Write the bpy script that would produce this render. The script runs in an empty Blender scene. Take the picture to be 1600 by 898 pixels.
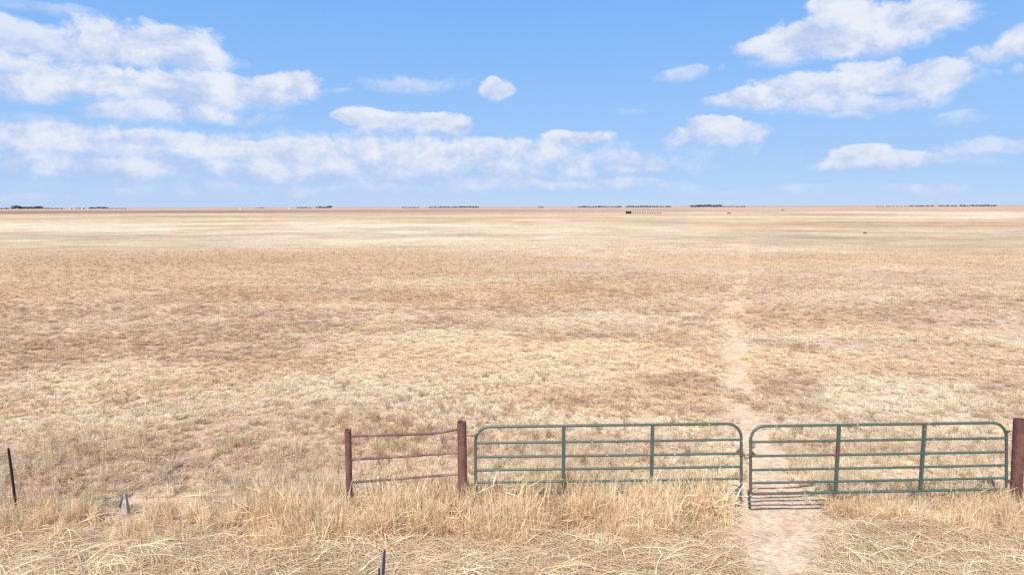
import bpy, bmesh, math, random
import numpy as np
from mathutils import Vector, Matrix

R = math.radians
random.seed(7)
rng = np.random.default_rng(11)
scene = bpy.context.scene

# ------------------------------------------------------------------ camera
CAM_H, PITCH, ROLL, FPX = 5.75, R(6.77), R(-0.165), 1066.0
cam_data = bpy.data.cameras.new('camera')
cam_data.lens = 24.0
cam_data.sensor_width = 36.0
cam_data.clip_start = 0.1
cam_data.clip_end = 30000
cam = bpy.data.objects.new('camera', cam_data)
scene.collection.objects.link(cam)
cam_rot = Matrix.Rotation(R(90) - PITCH, 4, 'X') @ Matrix.Rotation(ROLL, 4, 'Z')
cam.matrix_world = Matrix.Translation((0, 0, CAM_H)) @ cam_rot
scene.camera = cam
CR = np.array(cam_rot.to_3x3())

# ------------------------------------------------------------------ light, exposure
SUN_EL, SUN_AZ = 51.0, 200.0        # azimuth measured from +Y (view direction) clockwise
EXPOSURE = 0.92
scene.view_settings.view_transform = 'Standard'
scene.view_settings.look = 'None'
scene.view_settings.gamma = 1.0
scene.view_settings.exposure = EXPOSURE
scene.render.engine = 'CYCLES'
scene.cycles.use_denoising = False
scene.cycles.max_bounces = 6
scene.cycles.transparent_max_bounces = 8

sun_data = bpy.data.lights.new('sun', 'SUN')
sun_data.energy = 4.2
sun_data.angle = R(0.55)
sun_data.color = (1.0, 0.955, 0.90)
sun = bpy.data.objects.new('sun', sun_data)
scene.collection.objects.link(sun)
sd = Vector((math.sin(R(SUN_AZ)) * math.cos(R(SUN_EL)), math.cos(R(SUN_AZ)) * math.cos(R(SUN_EL)), math.sin(R(SUN_EL))))
sun.rotation_euler = sd.to_track_quat('Z', 'Y').to_euler()
sun.location = (0, 0, 50)

def ray(px, py):
    d = CR @ np.array([(px - 800.0) / FPX, -(py - 449.0) / FPX, -1.0])
    return d / np.linalg.norm(d)
def P(px, py, Y):                    # point on the plane y = Y
    d = ray(px, py); t = Y / d[1]
    return Vector((d[0] * t, Y, CAM_H + d[2] * t))
def G(px, py, z=0.0):                # point on the ground
    d = ray(px, py); t = (z - CAM_H) / d[2]
    return Vector((d[0] * t, d[1] * t, z))

# ------------------------------------------------------------------ node helpers
class NT:
    def __init__(s, tree): s.t = tree; s.n = tree.nodes; s.l = tree.links
    def node(s, typ, **kw):
        n = s.n.new(typ)
        for k, v in kw.items(): setattr(n, k, v)
        return n
    def link(s, a, b): s.l.new(a, b)
    def put(s, sock, v):
        if isinstance(v, bpy.types.NodeSocket): s.link(v, sock)
        elif v is not None: sock.default_value = v
    def math(s, op, a, b=None, c=None, clamp=False):
        n = s.node('ShaderNodeMath', operation=op, use_clamp=clamp)
        s.put(n.inputs[0], a); s.put(n.inputs[1], b); s.put(n.inputs[2], c)
        return n.outputs[0]
    def vmath(s, op, a, b=None, c=None, out=0):
        n = s.node('ShaderNodeVectorMath', operation=op)
        s.put(n.inputs[0], a); s.put(n.inputs[1], b); s.put(n.inputs[2], c)
        return n.outputs[out]
    def noise(s, vec, scale, detail=5, rough=0.55, out=0, **kw):
        n = s.node('ShaderNodeTexNoise', **kw)
        s.put(n.inputs['Vector'], vec); n.inputs['Scale'].default_value = scale
        n.inputs['Detail'].default_value = detail; n.inputs['Roughness'].default_value = rough
        return n.outputs[out]
    def ramp(s, fac, stops, interp='LINEAR'):
        n = s.node('ShaderNodeValToRGB'); n.color_ramp.interpolation = interp
        e = n.color_ramp.elements
        while len(e) < len(stops): e.new(0.5)
        for el, (p, c) in zip(e, stops): el.position = p; el.color = (*c, 1)
        s.put(n.inputs[0], fac); return n.outputs[0]
    def maprange(s, v, a, b, c=0.0, d=1.0, smooth=True):
        n = s.node('ShaderNodeMapRange', interpolation_type='SMOOTHSTEP' if smooth else 'LINEAR')
        s.put(n.inputs[0], v)
        for i, x in zip((1, 2, 3, 4), (a, b, c, d)): s.put(n.inputs[i], x)
        return n.outputs[0]
    def mix(s, fac, a, b, blend='MIX'):
        n = s.node('ShaderNodeMix', data_type='RGBA', blend_type=blend)
        s.put(n.inputs[0], fac)
        s.put(n.inputs[6], a if not isinstance(a, tuple) else (*a, 1)); s.put(n.inputs[7], b if not isinstance(b, tuple) else (*b, 1))
        return n.outputs[2]
    def xyz(s, v):
        n = s.node('ShaderNodeSeparateXYZ'); s.put(n.inputs[0], v); return n.outputs
    def comb(s, x, y, z):
        n = s.node('ShaderNodeCombineXYZ')
        for i, v in enumerate((x, y, z)): s.put(n.inputs[i], v)
        return n.outputs[0]

def lin(r, g, b):
    f = lambda c: (c / 255 / 12.92) if c / 255 <= 0.04045 else ((c / 255 + 0.055) / 1.055) ** 2.4
    return (f(r), f(g), f(b))

# ------------------------------------------------------------------ sky
world = bpy.data.worlds.new('World'); scene.world = world; world.use_nodes = True
world.cycles.sampling_method = 'MANUAL'; world.cycles.sample_map_resolution = 512
W = NT(world.node_tree); W.n.clear()
tc = W.node('ShaderNodeTexCoord')
dirv = W.vmath('NORMALIZE', tc.outputs['Generated'])
dx, dy, dz = W.xyz(dirv)
az = W.math('ARCTAN2', dx, dy)
el = W.math('ARCSINE', dz)
sky = W.node('ShaderNodeTexSky', sky_type='NISHITA')
sky.sun_disc = False; sky.sun_elevation = R(SUN_EL); sky.sun_rotation = R(SUN_AZ)
sky.air_density = 1.0; sky.dust_density = 0.3; sky.ozone_density = 2.5; sky.altitude = 1600
SKY_STRENGTH = 0.12
# camera exposure factor so that the clear-sky colours below are given as they should look
k = 2 ** EXPOSURE
def seen(r, g, b, m=1.0): return tuple(c / k / SKY_STRENGTH * m for c in lin(r, g, b))
clear = W.ramp(W.math('DIVIDE', el, R(40), clamp=True),
               [(0.0, lin(176, 204, 240)), (0.07, lin(163, 196, 240)), (0.20, lin(148, 192, 246)), (0.42, lin(120, 178, 248)), (0.75, lin(112, 163, 226)), (1.0, lin(122, 162, 212))])
clear = W.vmath('SCALE', clear, None); W.n[-1].inputs['Scale'].default_value = 1 / k / SKY_STRENGTH
base = W.mix(0.94, sky.outputs[0], clear)
p2 = W.comb(az, W.math('MULTIPLY', el, 1.4), 0.0)
warp = W.noise(p2, 9.0, 3, 0.5, out=1)
pw = W.vmath('MULTIPLY_ADD', W.vmath('SUBTRACT', warp, (0.5, 0.5, 0.5)), (0.055, 0.03, 0.0), W.comb(az, el, 0.0))
pwn = W.vmath('MULTIPLY', pw, (1.0, 1.45, 1.0))
n1 = W.noise(pwn, 21.0, 11, 0.64)
n2 = W.noise(W.vmath('ADD', pwn, (-0.012, 0.03, 0.0)), 19.0, 7, 0.58)
edge = W.math('MULTIPLY', W.math('SUBTRACT', n1, 0.5), 3.4)
relief = W.math('MULTIPLY', W.math('SUBTRACT', n1, n2), 3.0)
blobs = [  # x, y, half width, half height, opacity, softness
 (60,10,110,13,.45,.7), (60,72,190,40,.80,.5), (215,72,120,40,.85,.45), (290,95,80,26,.8,.5), (90,122,200,30,.85,.5), (40,140,150,22,.7,.6),
 (300,150,160,36,.85,.45), (250,178,120,16,.7,.6), (415,140,95,24,.85,.4), (462,128,44,22,.9,.35), (340,185,110,12,.6,.7),
 (645,135,82,16,.6,.7), (772,145,28,17,.85,.35), (530,140,20,6,.4,.8), (585,189,50,17,.95,.3), (678,198,50,20,.9,.35), (640,208,80,10,.5,.7),
 (80,215,150,24,.75,.5), (250,228,190,22,.72,.5), (430,238,170,20,.75,.5), (610,240,130,20,.75,.5), (760,242,150,22,.7,.5), (895,219,58,14,.85,.35),
 (60,262,190,20,.5,.8), (330,268,260,18,.5,.8), (640,268,280,22,.55,.8), (880,262,180,24,.5,.8), (930,290,150,10,.5,.7), (560,298,260,12,.35,.9), (60,312,110,9,.35,.9), (790,290,160,12,.45,.8), (250,300,260,16,.25,1.0), (500,258,600,46,.55,.65), (120,190,160,14,.35,.9),
 (1062,118,35,13,.6,.6), (1123,112,8,8,.35,.7),
 (1330,55,140,42,.88,.42), (1425,34,95,30,.88,.4), (1318,16,52,26,.88,.4), (1235,80,90,26,.88,.4), (1290,50,80,30,.8,.5), (1215,104,50,14,.55,.7), (1380,70,80,20,.7,.6),
 (1450,122,92,30,.85,.4), (1360,125,80,30,.85,.4), (1270,142,110,24,.85,.4), (1180,160,70,18,.85,.4), (1330,165,150,20,.75,.55), (1325,184,40,8,.5,.7),
 (1565,80,62,20,.8,.45), (1600,62,34,28,.85,.45), (1600,105,14,14,.5,.6),
 (1132,212,80,22,.85,.4), (1118,196,40,14,.9,.3), (1492,190,56,14,.5,.7), (1372,255,90,17,.8,.4), (1345,243,46,13,.85,.35), (1545,232,88,15,.62,.6), (1520,255,60,8,.25,.9),
 (1435,300,72,12,.55,.7), (1240,294,46,10,.4,.8), (1320,300,60,14,.35,.9), (1470,250,60,10,.3,.9), (990,174,34,6,.2,.9), (1010,245,60,8,.25,.9), (985,270,70,6,.4,.8), (1100,300,120,8,.15,.9),
]
cur = base
m_top, m_bot = lin(234, 239, 250), lin(192, 209, 239)
for (bx, by, rx, ry, op, soft) in blobs:
    d0, d1, d2 = ray(bx, by), ray(bx + rx, by), ray(bx, by - ry)
    a0, e0 = math.atan2(d0[0], d0[1]), math.asin(d0[2])
    ra = math.atan2(d1[0], d1[1]) - a0; re = math.asin(d2[2]) - e0
    v = W.vmath('MULTIPLY', W.vmath('SUBTRACT', pw, (a0, e0, 0)), (1 / ra, 1 / re, 0))
    vx, vy, vz = W.xyz(v)
    vy2 = W.math('MAXIMUM', vy, W.math('MULTIPLY', vy, -1.35))
    q = W.math('MULTIPLY_ADD', vx, vx, W.math('MULTIPLY', vy2, vy2))
    t = W.math('SUBTRACT', W.math('ADD', edge, 1.58), q)
    al = W.maprange(t, 0.0, W.math('MULTIPLY_ADD', W.math('MAXIMUM', W.math('MINIMUM', vy, 1.0), -1.0), -soft * 1.3, soft * 3.1), 0.0, op)
    sh = W.math('MULTIPLY_ADD', vy, 0.45, W.math('ADD', relief, 0.50), clamp=True)
    colr = W.mix(sh, tuple(c / k / SKY_STRENGTH for c in m_bot), tuple(c / k / SKY_STRENGTH for c in m_top))
    cur = W.mix(al, cur, colr)
# below the horizon the dome keeps the horizon's haze
bg = W.node('ShaderNodeBackground'); W.link(cur, bg.inputs['Color']); bg.inputs['Strength'].default_value = SKY_STRENGTH
wo = W.node('ShaderNodeOutputWorld'); W.link(bg.outputs[0], wo.inputs[0])

# ------------------------------------------------------------------ helpers for objects
def tag(o, label=None, cat=None, group=None, kind=None):
    if label: o['label'] = label
    if cat: o['category'] = cat
    if group: o['group'] = group
    if kind: o['kind'] = kind
    return o
def empty(name, loc, label, cat, group=None):
    o = bpy.data.objects.new(name, None); scene.collection.objects.link(o)
    o.location = loc; o.empty_display_size = 0.2
    return tag(o, label, cat, group)
def build(name, bm, mat, parent=None, smooth=True):
    """bm is in world coordinates; parts are moved into the parent's space"""
    me = bpy.data.meshes.new(name)
    if parent is not None:
        pos = parent.location.copy(); q = parent.parent
        while q is not None: pos = pos + q.location; q = q.parent
        bmesh.ops.translate(bm, verts=bm.verts, vec=-pos)
    bmesh.ops.recalc_face_normals(bm, faces=bm.faces)
    bm.to_mesh(me); bm.free()
    if smooth:
        for p in me.polygons: p.use_smooth = True
        try: me.set_sharp_from_angle(angle=R(40))
        except Exception: pass
    me.materials.append(mat)
    o = bpy.data.objects.new(name, me); scene.collection.objects.link(o); o.parent = parent
    return o
def tube(bm, pts, r, n=12, cap=True, r2=None, flat=None):
    pts = [Vector(p) for p in pts]
    rings = []; up = None
    for i, p in enumerate(pts):
        if i == 0: t = pts[1] - pts[0]
        elif i == len(pts) - 1: t = pts[-1] - pts[-2]
        else: t = (pts[i + 1] - p).normalized() + (p - pts[i - 1]).normalized()
        t.normalize()
        if up is None:
            up = Vector((0, 0, 1)) if abs(t.z) < 0.9 else Vector((0, 1, 0))
        side = t.cross(up).normalized(); up = side.cross(t).normalized()
        rr = r if r2 is None else r + (r2 - r) * i / (len(pts) - 1)
        fy = flat or 1.0
        rings.append([bm.verts.new(p + side * math.cos(a) * rr + up * math.sin(a) * rr * fy) for a in (2 * math.pi * k / n for k in range(n))])
    for a, b in zip(rings, rings[1:]):
        for k_ in range(n): bm.faces.new((a[k_], a[(k_ + 1) % n], b[(k_ + 1) % n], b[k_]))
    if cap: bm.faces.new(rings[0][::-1]); bm.faces.new(rings[-1])
    return rings
def box(bm, c, s, rot=None):
    g = bmesh.ops.create_cube(bm, size=1)
    bmesh.ops.scale(bm, verts=g['verts'], vec=s)
    if rot is not None: bmesh.ops.rotate(bm, verts=g['verts'], cent=(0, 0, 0), matrix=rot)
    bmesh.ops.translate(bm, verts=g['verts'], vec=c)
    return g['verts']

# ------------------------------------------------------------------ numpy noise
def hsh(ix, iy, seed):
    h = (ix.astype(np.int64) * 374761393 + iy.astype(np.int64) * 668265263 + seed * 1442695041) & 0xFFFFFFFF
    h = ((h ^ (h >> 13)) * 1274126177) & 0xFFFFFFFF
    h = h ^ (h >> 16)
    return (h & 0xFFFFFF) / float(0xFFFFFF)
def vn(x, y, seed):
    ix, iy = np.floor(x), np.floor(y); fx, fy = x - ix, y - iy
    fx = fx * fx * (3 - 2 * fx); fy = fy * fy * (3 - 2 * fy)
    a = hsh(ix, iy, seed); b = hsh(ix + 1, iy, seed); c = hsh(ix, iy + 1, seed); d = hsh(ix + 1, iy + 1, seed)
    return (a + (b - a) * fx) * (1 - fy) + (c + (d - c) * fx) * fy
def fbm(x, y, scale, seed, octv=4, gain=0.5):
    x = np.asarray(x, float) / scale; y = np.asarray(y, float) / scale
    s = 0; a = 1; tot = 0
    for o in range(octv):
        s = s + a * vn(x * 2 ** o + 13.7 * o, y * 2 ** o - 7.3 * o, seed + o); tot += a; a *= gain
    return s / tot
def sstep(x, a, b):
    t = np.clip((x - a) / (b - a), 0, 1); return t * t * (3 - 2 * t)

# ------------------------------------------------------------------ the field: one description for soil and grass
# patches seen in the field (photo x, y, half width, half height, tone, soil): tone -1 brown .. +1 cream
patches = [
 (150,410,330,20,-.75,0), (480,408,300,20,-.65,0), (760,408,130,12,-.4,0), (60,430,200,18,-.4,0),
 (260,372,420,6,.3,0), (700,378,500,4,.2,0), (560,355,240,3,.45,0), (820,362,220,5,.5,0),
 (345,358,62,2.2,-.9,1), (130,341,230,2.0,-.8,.6),
 (410,510,90,9,-.8,.5), (720,508,85,9,-.8,.3), (100,540,110,9,-.7,.2), (230,560,60,12,-.8,.4), (290,470,140,9,-.5,.1), (55,444,90,8,-.5,0),
 (640,466,70,6,-.5,.3), (480,515,60,6,-.7,.2), (330,600,60,8,-.3,.1), (200,620,60,20,-.4,0), (560,480,90,8,.6,0), (700,440,160,10,.5,0), (690,540,160,18,.6,0),
 (1050,535,70,16,-.7,0), (930,500,150,10,.3,0), (1000,430,120,12,-.25,.2), (960,620,90,25,.3,0), (860,560,160,25,.45,0),
 (350,668,70,14,-.1,1), (330,690,50,10,-.4,.8), (640,655,60,12,0,.5), (900,625,60,10,-.3,.5),
 (1165,379,55,5,-.7,1), (1163,352,14,6,-.7,1), (1225,381,60,3,-.6,.7), (1163,410,10,2.5,-.9,1), (1330,402,200,9,-.25,.2),
 (1560,522,75,10,.6,.9), (1300,566,70,9,.3,.95), (1590,605,70,12,-.5,.8), (1450,580,120,20,-.25,.4), (1330,500,170,25,-.15,.2),
 (1240,600,55,22,-.7,.1), (1285,645,45,16,-.75,.1), (1240,620,40,10,-.7,.1), (1100,640,60,22,-.5,.2), (1150,640,30,20,-.3,.2),
 (1215,545,40,10,-.5,.1), (1190,640,18,14,-.5,0), (1090,600,50,14,-.45,.2), (1120,560,20,8,-.5,.1), (1400,620,120,25,.55,0), (1350,650,90,12,.45,0), (1530,670,110,15,.2,.1),
 (110,725,190,22,-.75,.1), (330,722,140,22,-.65,.1), (60,770,120,20,-.45,0), (470,735,70,20,-.4,0), (270,760,110,12,-.5,0),
 (120,650,200,25,.45,0), (480,610,200,25,.35,0), (250,575,100,14,.4,0), (60,590,90,16,.4,0), (800,690,200,20,-.45,.1), (1000,700,150,20,-.5,.2), (930,730,120,20,-.45,.2), (1350,700,130,22,-.45,.2), (1500,720,110,25,-.3,.2),
 (1250,700,60,20,-.4,.2),
]
patch_w = []
for (x, y, rx, ry, tone, soil) in patches:
    c = G(x, y); a = G(x + rx, y); b = G(x, y - ry); b2 = G(x, y + ry)
    patch_w.append((c.x, (b.y + b2.y) / 2, abs(a.x - c.x), max((b.y - b2.y) / 2, 0.3), tone, soil))
track = [G(*p) for p in [(1235,897),(1225,850),(1222,815),(1218,790),(1195,720),(1168,680),(1160,640),(1150,590),(1148,560),(1140,520),(1150,480),(1158,450),(1160,420),(1164,390),(1164,362),(1166,345)]]
track2 = [G(*p) for p in [(1330,790),(1290,700),(1255,640),(1225,590),(1205,540),(1200,490),(1196,450),(1190,420),(1180,390),(1174,362),(1171,345)]]
def poly_dist(X, Y, pl):
    px = np.interp(Y, [p.y for p in pl], [p.x for p in pl])
    return np.abs(X - px)
TR_END = track[-1].y

def field(X, Y):
    X = np.asarray(X, float); Y = np.asarray(Y, float)
    dist = np.sqrt(X * X + Y * Y)
    wx = X + (fbm(X, Y, 5, 31) - .5) * 5 * np.clip(dist / 25, .4, 6); wy = Y + (fbm(X, Y, 5, 37) - .5) * 4 * np.clip(dist / 20, .3, 4) + (fbm(X * .5, Y, 25, 38, 4, .6) - .5) * 45 * sstep(dist, 40, 160)
    tone = .12 + (fbm(wx * .7, wy, 1.7, 3, 5, .65) - .5) * 1.5 + (fbm(X * .4, Y, 14, 5, 5, .65) - .5) * 1.5 + (fbm(X * .5, Y, 50, 9, 5, .65) - .5) * (1.2 + 2.2 * sstep(dist, 70, 250)) + (fbm(X * .45, Y, 200, 12, 5, .65) - .5) * 4.0 * sstep(dist, 90, 250)
    soil = sstep(fbm(wx * .7, wy, 1.6, 15, 5, .6), .53, .66) * .65 + sstep(fbm(X * .4, Y, 11, 19, 4), .56, .72) * .4
    stv = sstep(fbm(X * .28 + 50, wy, 4.2, 23, 5, .62), .54, .66) * (1 - sstep(dist, 120, 220))   # thin worn streaks
    tone = tone - .65 * stv; soil = np.maximum(soil, stv * .45)
    for (cx, cy, rx, ry, tn, so) in patch_w:
        q = ((X * .4 + wx * .6 - cx) / rx) ** 2 + ((Y * .4 + wy * .6 - cy) / ry) ** 2
        w = np.exp(-q ** 1.5)
        tone = tone * (1 - .35 * w) + w * tn * (.95 if tn > 0 else .85)
        soil = np.maximum(soil * (1 - .5 * w * (so < .15)), w * so) if so else soil * (1 - .5 * w)
    # two-track lane through the gate
    wid = .50 + .25 * (fbm(X, Y, 1.6, 41) - .5) * 2
    d1 = poly_dist(X + (fbm(X, Y, .8, 47, 3) - .5) * .7, Y, track); d2 = poly_dist(X, Y, track2)
    fade = 1 - sstep(Y, TR_END * .85, TR_END)
    lane = (1 - sstep(d1, wid * .45, wid * 1.7)) * fade * (.3 + .7 * sstep(fbm(X * 1.5, Y, 2.2, 43, 5, .65), .40, .54)) * np.interp(Y, [13, 35, 45, 60, 300], [1, .95, .7, .7, .75])
    lane2 = (1 - sstep(d2, wid * .3, wid * 1.2)) * fade * (.15 + .7 * sstep(fbm(X, Y, 4.0, 45), .42, .62)) * .8 * sstep(Y, 16, 20)
    # bare drive in front of the gate
    gx = np.interp(Y, [6, 9.6, 10.6, 11.6, 12.2, 12.8, 13.6], [4.0, 4.05, 4.45, 4.75, 4.7, 4.75, 4.6])
    gw = np.interp(Y, [6, 9.6, 10.6, 11.6, 12.2, 12.9, 14], [.45, .55, .9, 1.2, 1.0, .6, .2])
    dd = np.abs(X - gx + (fbm(X, Y, .7, 51) - .5) * .5) / gw
    drive = (1 - sstep(dd, .75, 1.15)) * (Y < 14)
    soil = np.clip(np.maximum(np.maximum(soil, np.maximum(lane, lane2)), drive), 0, 1)
    tone = tone * (1 - .6 * np.maximum(lane, drive)) - .12
    tone = np.sign(tone) * np.abs(tone) ** .9      # crisper patch edges
    return np.clip(tone, -1, 1), soil, np.maximum(lane, drive)

C_BROWN = np.array([.42, .305, .20]); C_MID = np.array([.53, .415, .288]); C_CREAM = np.array([.65, .55, .412])
def hue(X, Y, col):
    h = sstep(fbm(X * .4, Y, 9, 201, 4, .6) * .5 + fbm(X * .25, Y, 60, 205, 3, .6) * .5, .47, .60)[:, None]
    return col * (1 + (np.array([[1.02, .97, .90]]) - 1) * h)
S_PINK = np.array([.50, .368, .26]); S_DARK = np.array([.27, .165, .11])
def tone_col(t):
    t = np.clip(t, -1, 1)[:, None]
    return np.where(t < 0, C_MID + (C_BROWN - C_MID) * -t, C_MID + (C_CREAM - C_MID) * t)

def height(X, Y):
    X = np.asarray(X, float); Y = np.asarray(Y, float)
    near = 1 - sstep(np.sqrt(X * X + Y * Y), 60, 160)
    h = (fbm(X, Y, 2.2, 61, 3) - .5) * .10 * near + (fbm(X, Y, .45, 67, 3) - .5) * .05 * near
    gx = np.interp(Y, [9, 10.6, 11.6, 12.6, 14], [4.1, 4.45, 4.75, 4.75, 4.6])
    h = h - .07 * np.exp(-((X - gx) / 1.3) ** 2) * (1 - sstep(Y, 13, 15)) - .03 * (1 - sstep(poly_dist(X, Y, track), .3, .7)) * (Y > 13) * (Y < 60)
    return h
def hz(x, y): return float(height(np.array([x]), np.array([y]))[0])

# ------------------------------------------------------------------ ground sheet
th_f = np.arange(R(-58), R(58) + 1e-6, 0.0048)
th_c = np.arange(R(58) + .06, R(302), .07)
th = np.concatenate([th_f, th_c]); NTH = len(th)
rr = [4.0]
while rr[-1] < 16000: rr.append(rr[-1] * 1.0048 if rr[-1] < 1500 else rr[-1] * 1.02)
rr = np.array([0.5, 1.5, 2.5, 3.3] + rr); NR = len(rr)
TH, RR = np.meshgrid(th, rr)
GX, GY = (RR * np.sin(TH)).ravel(), (RR * np.cos(TH)).ravel()
GZ = height(GX, GY)
verts = np.stack([GX, GY, GZ], 1)
verts = np.vstack([verts, [[0, 0, 0]]])
i0 = np.arange(NR - 1)[:, None] * NTH; j = np.arange(NTH)[None, :]; j2 = (j + 1) % NTH
quads = np.stack([(i0 + j), (i0 + NTH + j), (i0 + NTH + j2), (i0 + j2)], -1).reshape(-1, 4)
tris = np.array([[NR * NTH, a, (a + 1) % NTH] for a in range(NTH)])
def np_mesh(name, verts, quads, tris=None):
    me = bpy.data.meshes.new(name)
    nq = len(quads); nt = 0 if tris is None else len(tris)
    me.vertices.add(len(verts)); me.vertices.foreach_set('co', np.asarray(verts, np.float32).ravel())
    me.loops.add(nq * 4 + nt * 3)
    lv = np.asarray(quads, np.int32).ravel()
    if nt: lv = np.concatenate([lv, np.asarray(tris, np.int32).ravel()])
    me.loops.foreach_set('vertex_index', lv)
    me.polygons.add(nq + nt)
    ls = np.arange(nq) * 4
    if nt: ls = np.concatenate([ls, nq * 4 + np.arange(nt) * 3])
    me.polygons.foreach_set('loop_start', ls.astype(np.int32))
    me.polygons.foreach_set('use_smooth', np.ones(nq + nt, bool))
    me.update(calc_edges=True); me.validate()
    return me
gme = np_mesh('field_ground', verts, quads, tris)
if gme.polygons[0].normal.z < 0: gme.flip_normals()
tone, soil, lane = field(verts[:, 0], verts[:, 1])
vdist_ = np.sqrt(verts[:, 0] ** 2 + verts[:, 1] ** 2)
gcol = tone_col(tone * .95 - .08)
sp = (fbm(verts[:, 0], verts[:, 1], 1.8, 71, 4) - .5)[:, None] * .9
scol = S_PINK + (S_DARK - S_PINK) * np.clip(.35 + sp - lane[:, None] * .45, 0, 1)
lcol = np.array([.55, .41, .29]) + (np.array([.50, .30, .175]) - np.array([.55, .41, .29])) * sstep(vdist_, 30, 80)[:, None]
scol = scol + (lcol - scol) * (lane * .8)[:, None]
vdist = np.sqrt(verts[:, 0] ** 2 + verts[:, 1] ** 2)
near_m = (1 - sstep(vdist, 25, 130))[:, None]
gcol = gcol * np.interp(vdist, [25, 60, 150], [1, .86, .86])[:, None]  # farther ground darkened in colour, standing in for tuft self-shadow
# between the tufts near the camera the soil shows; far away straw cover dominates
under = scol * .5 + gcol * .5
cover = under * near_m + gcol * (1 - near_m)
cover = cover * (1 - soil[:, None]) + scol * soil[:, None]
cover = hue(verts[:, 0], verts[:, 1], cover)
# distant parcels: a ploughed brown strip and paler land behind it
Yv, Xv = verts[:, 1], verts[:, 0]
yn = Yv + (fbm(Xv * .4, Yv, 300, 81, 3) - .5) * 120 + Xv * .02
plough = sstep(yn, 600, 690) * (1 - sstep(yn, 1250, 1500))
lft = sstep(-Xv / np.maximum(Yv, 1), -.5, .55)
pc = np.array([.40, .26, .19]) * (1 - lft[:, None]) + np.array([.21, .125, .10]) * lft[:, None]
pc = pc * (.85 + .3 * fbm(Xv * .15, Yv, 90, 83, 3))[:, None]
cover = cover * (1 - plough[:, None] * .85) + pc * plough[:, None] * .85
far = sstep(yn, 1500, 1700)
fc = np.array([.36, .26, .20]) * (.7 + .6 * fbm(Xv * .2, Yv, 500, 87, 3))[:, None]
cover = cover * (1 - far[:, None]) + fc * far[:, None]
att = gme.color_attributes.new('tint', 'FLOAT_COLOR', 'POINT')
att.data.foreach_set('color', np.hstack([cover, soil[:, None]]).astype(np.float32).ravel())

gm = bpy.data.materials.new('dry_field'); gm.use_nodes = True
M = NT(gm.node_tree); M.n.clear()
geo = M.node('ShaderNodeNewGeometry'); pos = geo.outputs['Position']
at = M.node('ShaderNodeAttribute', attribute_name='tint')
px_, py_, pz_ = M.xyz(pos)
fine = M.noise(pos, 9.0, 6, 0.65)
mid = M.noise(pos, 1.3, 6, 0.62)
strk = M.noise(M.vmath('MULTIPLY', pos, (0.10, 0.35, 1.0)), 1.0, 7, 0.62)
strk2 = M.noise(M.vmath('MULTIPLY', pos, (0.03, 0.06, 1.0)), 1.0, 6, 0.6)
dist = M.vmath('LENGTH', pos, out=1)
fnear = M.maprange(dist, 40.0, 150.0, 1.0, 0.0)
ffar = M.maprange(dist, 50.0, 160.0, 0.0, 1.0)
v1 = M.math('MULTIPLY_ADD', M.math('SUBTRACT', fine, .5), 1.5, 1.0)
v2 = M.math('MULTIPLY_ADD', M.math('SUBTRACT', mid, .5), 0.9, 1.0)
v3 = M.math('ADD', 1.0, M.math('MULTIPLY', ffar, M.math('MULTIPLY', M.math('SUBTRACT', strk, .53), 1.6)))
strk3 = M.noise(M.vmath('MULTIPLY', pos, (0.007, 0.016, 1.0)), 1.0, 6, 0.65)
v4 = M.math('ADD', 1.0, M.math('MULTIPLY', ffar, M.math('ADD', M.math('MULTIPLY', M.math('SUBTRACT', strk2, .5), 1.0), M.math('MULTIPLY', M.math('SUBTRACT', strk3, .52), 1.5))))
vv = M.math('MINIMUM', M.math('MULTIPLY', M.math('MULTIPLY', v1, v2), M.math('MULTIPLY', v3, v4)), 1.28)
vn_ = M.node('ShaderNodeVectorMath', operation='SCALE'); M.link(at.outputs['Color'], vn_.inputs[0]); M.link(vv, vn_.inputs['Scale'])
hue_n = M.noise(pos, 0.8, 3, 0.5)
colg = M.mix(M.maprange(hue_n, .45, .75, 0, .18), vn_.outputs[0], (.45, .27, .16))
bs = M.node('ShaderNodeBsdfPrincipled'); M.link(colg, bs.inputs['Base Color'])
bs.inputs['Roughness'].default_value = 0.95; bs.inputs['Specular IOR Level'].default_value = 0.05
bump = M.node('ShaderNodeBump'); bump.inputs['Strength'].default_value = 0.9; bump.inputs['Distance'].default_value = 0.05
M.link(M.math('ADD', M.math('MULTIPLY', fine, .6), M.noise(pos, 28.0, 4, .6)), bump.inputs['Height']); M.link(bump.outputs[0], bs.inputs['Normal'])
mo = M.node('ShaderNodeOutputMaterial'); M.link(bs.outputs[0], mo.inputs[0])
gme.materials.append(gm)
ground = bpy.data.objects.new('ground', gme); scene.collection.objects.link(ground)
tag(ground, kind='structure')

# ------------------------------------------------------------------ materials
def mat_straw(name, bright=1.0, translucent=.32):
    m = bpy.data.materials.new(name); m.use_nodes = True
    N = NT(m.node_tree); N.n.clear()
    a = N.node('ShaderNodeAttribute', attribute_type='INSTANCER', attribute_name='tint')
    b = N.node('ShaderNodeAttribute', attribute_type='GEOMETRY', attribute_name='bl')
    f = N.math('MULTIPLY_ADD', b.outputs['Fac'], .6, .75)
    s = N.node('ShaderNodeVectorMath', operation='SCALE'); N.link(a.outputs['Color'], s.inputs[0]); N.link(N.math('MULTIPLY', f, bright), s.inputs['Scale'])
    d = N.node('ShaderNodeBsdfDiffuse'); N.link(s.outputs[0], d.inputs[0])
    t = N.node('ShaderNodeBsdfTranslucent'); N.link(s.outputs[0], t.inputs[0])
    mx = N.node('ShaderNodeMixShader'); mx.inputs[0].default_value = translucent
    N.link(d.outputs[0], mx.inputs[1]); N.link(t.outputs[0], mx.inputs[2])
    o = N.node('ShaderNodeOutputMaterial'); N.link(mx.outputs[0], o.inputs[0])
    return m
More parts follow.
